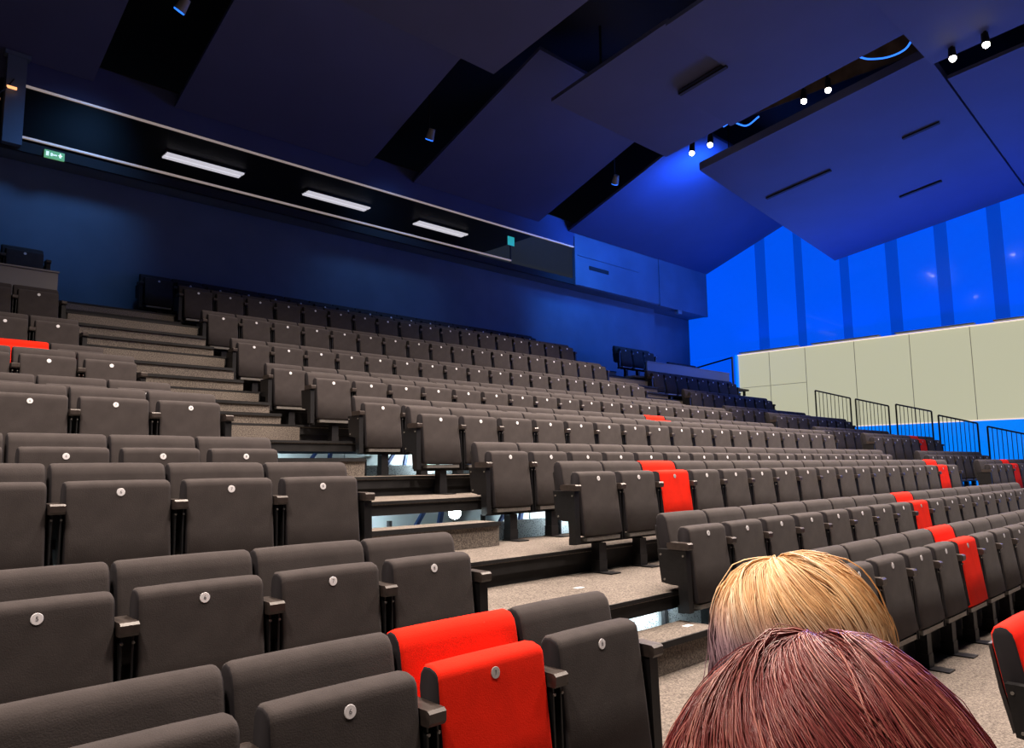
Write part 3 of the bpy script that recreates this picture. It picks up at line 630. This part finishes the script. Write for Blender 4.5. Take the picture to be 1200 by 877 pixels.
def body_mesh(name, lean, head_c):
    """seated figure facing -y, pelvis at the origin at seat height; one continuous remeshed surface"""
    hx, hy, hz = head_c
    J = {'pelvis': (0, 0, 0.10), 'waist': (0, hy*0.22, 0.26), 'chest': (0, hy*0.52, 0.42), 'collar': (0, hy*0.86, 0.56), 'neck': (0, hy*0.98, hz-0.10)}
    rad = {'pelvis': .145, 'waist': .125, 'chest': .135, 'collar': .085, 'neck': .052}
    b = MB(); balls = []
    def limb(pts):
        for (p, r0), (q, r1) in zip(pts, pts[1:]):
            b.tube(p, q, r0, r1, 14)
        for p, r in pts: ball(p, r)
    def ball(p, r, sx=1, sy=1, sz=1):
        rings = []
        for i in range(1, 10):
            t = math.pi*i/10
            rings.append([(p[0]+r*sx*math.sin(t)*math.cos(2*math.pi*k/14), p[1]+r*sy*math.sin(t)*math.sin(2*math.pi*k/14), p[2]-r*sz*math.cos(t)) for k in range(14)])
        b.quad_strip(rings)
    keys = ['pelvis', 'waist', 'chest', 'collar', 'neck']
    limb([(J[k], rad[k]) for k in keys])
    ball(J['chest'], 0.15, 1.15, 0.85, 1.1); ball(J['pelvis'], 0.16, 1.15, 0.95, 0.8)
    cy, cz = J['collar'][1], J['collar'][2]
    for s in (-1, 1):
        sh = (0.165*s, cy+0.01, cz-0.03); el = (0.185*s, cy-0.05, cz-0.31); wr = (0.12*s, cy-0.27, cz-0.36)
        limb([((0.05*s, cy, cz), 0.065), (sh, 0.060), (el, 0.044), (wr, 0.028)])
        ball((0.10*s, cy-0.32, cz-0.37), 0.042, 0.9, 1.1, 0.5)                      # palm
        for f, (dx, ln) in enumerate(((-0.030, .060), (-0.010, .072), (0.010, .068), (0.028, .052))):
            p0 = (0.10*s+dx, cy-0.345, cz-0.368); p1 = (0.10*s+dx, cy-0.345-ln*0.6, cz-0.372); p2 = (0.10*s+dx, cy-0.345-ln, cz-0.395)
            limb([(p0, .010), (p1, .009), (p2, .008)])
        limb([((0.10*s-0.03*s, cy-0.31, cz-0.36), .012), ((0.045*s, cy-0.345, cz-0.365), .010), ((0.04*s, cy-0.37, cz-0.375), .009)])
        hip = (0.09*s, -0.02, 0.08); kn = (0.11*s, -0.43, 0.06); an = (0.11*s, -0.40, -0.42)
        limb([(hip, 0.088), (kn, 0.058), (an, 0.036)]); limb([((0.11*s, -0.39, -0.455), 0.04), ((0.115*s, -0.58, -0.475), 0.026)])
    # head: skull, jaw, brow, nose, lips, ears
    ball((hx, hy, hz), 0.098, 0.80, 0.98, 1.18); ball((hx, hy-0.035, hz-0.055), 0.066, 0.86, 0.95, 1.0)
    ball((hx, hy-0.093, hz-0.018), 0.014, 0.8, 1.4, 1.5); ball((hx, hy-0.088, hz-0.062), 0.016, 1.5, 0.7, 0.5); ball((hx, hy-0.085, hz-0.095), 0.018)
    for s in (-1, 1): ball((hx+0.079*s, hy+0.008, hz-0.015), 0.026, 0.4, 0.8, 1.25); ball((hx+0.030*s, hy-0.083, hz+0.018), 0.02, 1.2, 0.6, 0.5)
    me = b.mesh(name, [MT['skin'], MT['top_dark'], MT['jeans']], True)
    o = bpy.data.objects.new('tmp', me); COL.objects.link(o)
    md = o.modifiers.new('r', 'REMESH'); md.mode = 'VOXEL'; md.voxel_size = 0.0075
    md2 = o.modifiers.new('s', 'SMOOTH'); md2.iterations = 4; md2.factor = 0.5
    out = bpy.data.meshes.new_from_object(o.evaluated_get(bpy.context.evaluated_depsgraph_get()))
    bpy.data.objects.remove(o)
    out.name = name; n = len(out.polygons); c = np.empty(n*3); out.polygons.foreach_get('center', c); c = c.reshape(-1, 3)
    mi = np.zeros(n, dtype=np.int32)
    mi[(c[:, 2] < cz+0.045)] = 1
    mi[(c[:, 1] < cy-0.26) & (c[:, 2] < cz-0.28) & (c[:, 2] > 0.11)] = 0
    mi[(c[:, 2] < 0.155) & (np.hypot(c[:, 0], 0) < 0.4) & (c[:, 2] < 0.15)] = 2
    out.polygons.foreach_set('material_index', mi); out.polygons.foreach_set('use_smooth', np.ones(n, dtype=bool)); out.update()
    return out

def hair_mesh(name, m, N, radii, crown, sweep, seed, thick=0.0007, puff=0.012, K=15, cone=0.0):
    """strands growing out of the crown over an egg-shaped skull, then hanging; origin = skull centre.
    sweep(phi array, rng) -> (largest polar angle, hanging length, azimuth drift)"""
    g = np.random.default_rng(seed); ct, ca = crown; R3 = np.array(radii)
    cz_ = np.array([math.sin(ct)*math.cos(ca), math.sin(ct)*math.sin(ca), math.cos(ct)])
    ex = np.cross([0, 0, 1.0], cz_); ex /= np.linalg.norm(ex); ey = np.cross(cz_, ex)
    phi = g.uniform(0, 2*math.pi, N); tm, hang, drift = sweep(phi, g)
    t0 = np.where(g.random(N) < 0.55, np.abs(g.normal(0, 0.5, N)), g.uniform(0, 1.35, N)); t0 = np.minimum(t0, 1.38)
    lock = sum(a*np.sin(phi*f+p) for a, f, p in zip((1, 0.8, 0.7, 0.6), (9, 17, 31, 57), g.uniform(0, 6, 4)))      # locks of hair
    off = puff*(0.35+0.65*g.random(N))+0.0028*lock
    fly = g.random(N) < 0.005; off = np.where(fly, off+g.uniform(0.002, 0.010, N), off)
    wob = g.normal(0, 0.035, N)+0.05*np.sin(phi*7+1.3); hang = hang*g.uniform(0.75, 1.08, N)
    arc = np.maximum(0.1, tm-t0)*radii[2]; tot = arc+hang
    S = np.linspace(0, 1, K)[None, :]*tot[:, None]
    on = np.minimum(S/arc[:, None], 1.0); t = t0[:, None]+(tm-t0)[:, None]*on
    ph = phi[:, None]+drift[:, None]*(t-t0[:, None])+wob[:, None]*t+0.03*np.sin(t*4+phi[:, None]*5)
    d = cz_*np.cos(t)[..., None]+(ex*np.cos(ph)[..., None]+ey*np.sin(ph)[..., None])*np.sin(t)[..., None]
    lift = np.minimum(1, 0.30+S/0.07)*off[:, None]
    cn = 1-cone*(1-np.minimum(1, t/1.45)); P = d*R3+d*lift[..., None]; P[..., 0] *= cn; P[..., 1] *= cn
    q = np.maximum(S-arc[:, None], 0.0); rad = d*np.array([1, 1, 0.0])
    P = P+np.array([0, 0, -1.0])*q[..., None]+rad*(0.02*np.sin(q*9)-1.6*q*q)[..., None]
    P += np.cumsum(g.normal(0, 1, (N, K, 3))*np.where(fly, 0.0016, 0.00035)[:, None, None], axis=1)
    lk = 0.5+0.20*lock; val = np.clip(0.55*lk+0.45*g.random(N), 0, 1)[:, None]+0.08*np.sin(np.linspace(0, 5, K)[None, :]+g.uniform(0, 6, (N, 1)))
    T = np.gradient(P, axis=1); T /= np.linalg.norm(T, axis=2, keepdims=True)+1e-9
    A = np.cross(T, np.array([0.3, 0.2, 0.93])); A /= np.linalg.norm(A, axis=2, keepdims=True)+1e-9; B = np.cross(T, A)
    r = (thick*np.concatenate([[0.6], np.ones(K-4), [0.8, 0.5, 0.15]]))[None, :, None]*g.uniform(0.7, 1.5, (N, 1, 1))
    verts = np.stack([P+(A*math.cos(a)+B*math.sin(a))*r for a in (0, 2.094, 4.189)], axis=2).reshape(-1, 3)
    i, k, j = np.meshgrid(np.arange(N), np.arange(K-1), np.arange(3), indexing='ij')
    v0 = (i*K+k)*3; quads = np.stack([v0+j, v0+(j+1) % 3, v0+3+(j+1) % 3, v0+3+j], axis=-1).reshape(-1, 4)
    nu, nv = 48, 24; cap = []                                   # opaque under-cap so that no scalp shows
    for a in range(nv):
        tt = 0.02+2.0*a/(nv-1)
        for bq in range(nu):
            pp = 2*math.pi*bq/nu; cc = 1-cone*(1-min(1, tt/1.45)); cap.append((cz_*math.cos(tt)+(ex*math.cos(pp)+ey*math.sin(pp))*math.sin(tt))*R3*1.006*np.array([cc, cc, 1]))
    cf = [((a*nu+bq), (a*nu+(bq+1) % nu), ((a+1)*nu+(bq+1) % nu), ((a+1)*nu+bq)) for a in range(nv-1) for bq in range(nu)]
    nb = len(verts); allv = np.concatenate([verts, np.array(cap)]); allq = np.concatenate([quads, np.array(cf)+nb])
    me = bpy.data.meshes.new(name); me.vertices.add(len(allv)); me.vertices.foreach_set('co', allv.ravel())
    me.loops.add(allq.size); me.loops.foreach_set('vertex_index', allq.ravel().astype(np.int32))
    me.polygons.add(len(allq)); me.polygons.foreach_set('loop_start', np.arange(0, allq.size, 4, dtype=np.int32))
    me.update(calc_edges=True)
    at = me.attributes.new('strand', 'FLOAT', 'POINT')
    at.data.foreach_set('value', np.concatenate([np.repeat(val.ravel(), 3), np.full(len(cap), 0.3)]).astype(np.float32))
    at = me.attributes.new('lilac_tint', 'FLOAT', 'POINT')            # lilac towards the lower lengths, stronger on one side
    lilac_w = np.clip(-P[..., 2]/0.07+0.95, 0, 0.92)*np.clip(0.80+(d @ np.array([-0.72, 0.69, 0]))*0.95+0.25*lock[:, None]*0.3, 0, 1)
    at.data.foreach_set('value', np.concatenate([np.repeat(lilac_w.ravel(), 3), np.full(len(cap), 0.3)]).astype(np.float32))
    me.materials.append(m); me.polygons.foreach_set('use_smooth', np.ones(len(me.polygons), dtype=bool)); me.update()
    return me
def person(label, seat_u, head_w, hair_m, hair_args, face_turn):
    base = Vector((seat_u, V[0]-0.15, 0.545))
    t = thing('person', label, 'person', base)
    hl = (head_w[0]-base.x, head_w[1]-base.y, head_w[2]-base.z)
    link('body', body_mesh('body', 0.3, hl), t)
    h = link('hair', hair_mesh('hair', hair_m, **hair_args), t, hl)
    h.rotation_euler = Matrix.Rotation(math.radians(face_turn), 3, Vector((0.69, 0.72, 0))).to_euler()
    for s in (-1, 1):
        link('eye', MB().tube((0, 0, 0), (0, -0.006, 0), 0.010, 0.006, 10).mesh('eye', MT['disc'], True), t, (hl[0]+0.03*s, hl[1]-0.093, hl[2]+0.015))
    return t
def bob(phi, g): n = len(phi); return (1.62+0.1*g.normal(0, 1, n), np.full(n, 0.10), np.full(n, 0.35))
def longcut(phi, g): n = len(phi); return (1.55+0.1*g.normal(0, 1, n), np.full(n, 0.16), 0.45+0.35*np.sin(phi*2+0.5)+0.12*g.normal(0, 1, n))
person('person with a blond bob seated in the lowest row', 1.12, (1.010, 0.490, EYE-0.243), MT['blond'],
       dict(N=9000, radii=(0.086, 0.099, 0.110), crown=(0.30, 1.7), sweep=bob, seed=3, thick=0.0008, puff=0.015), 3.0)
person('person with dark red hair seated in the lowest row', 0.62, (0.597, 0.272, EYE-0.262), MT['auburn'],
       dict(N=15000, radii=(0.104, 0.118, 0.122), crown=(0.20, 0.9), sweep=longcut, seed=5, thick=0.0005, puff=0.012, cone=0.30), 4.0)
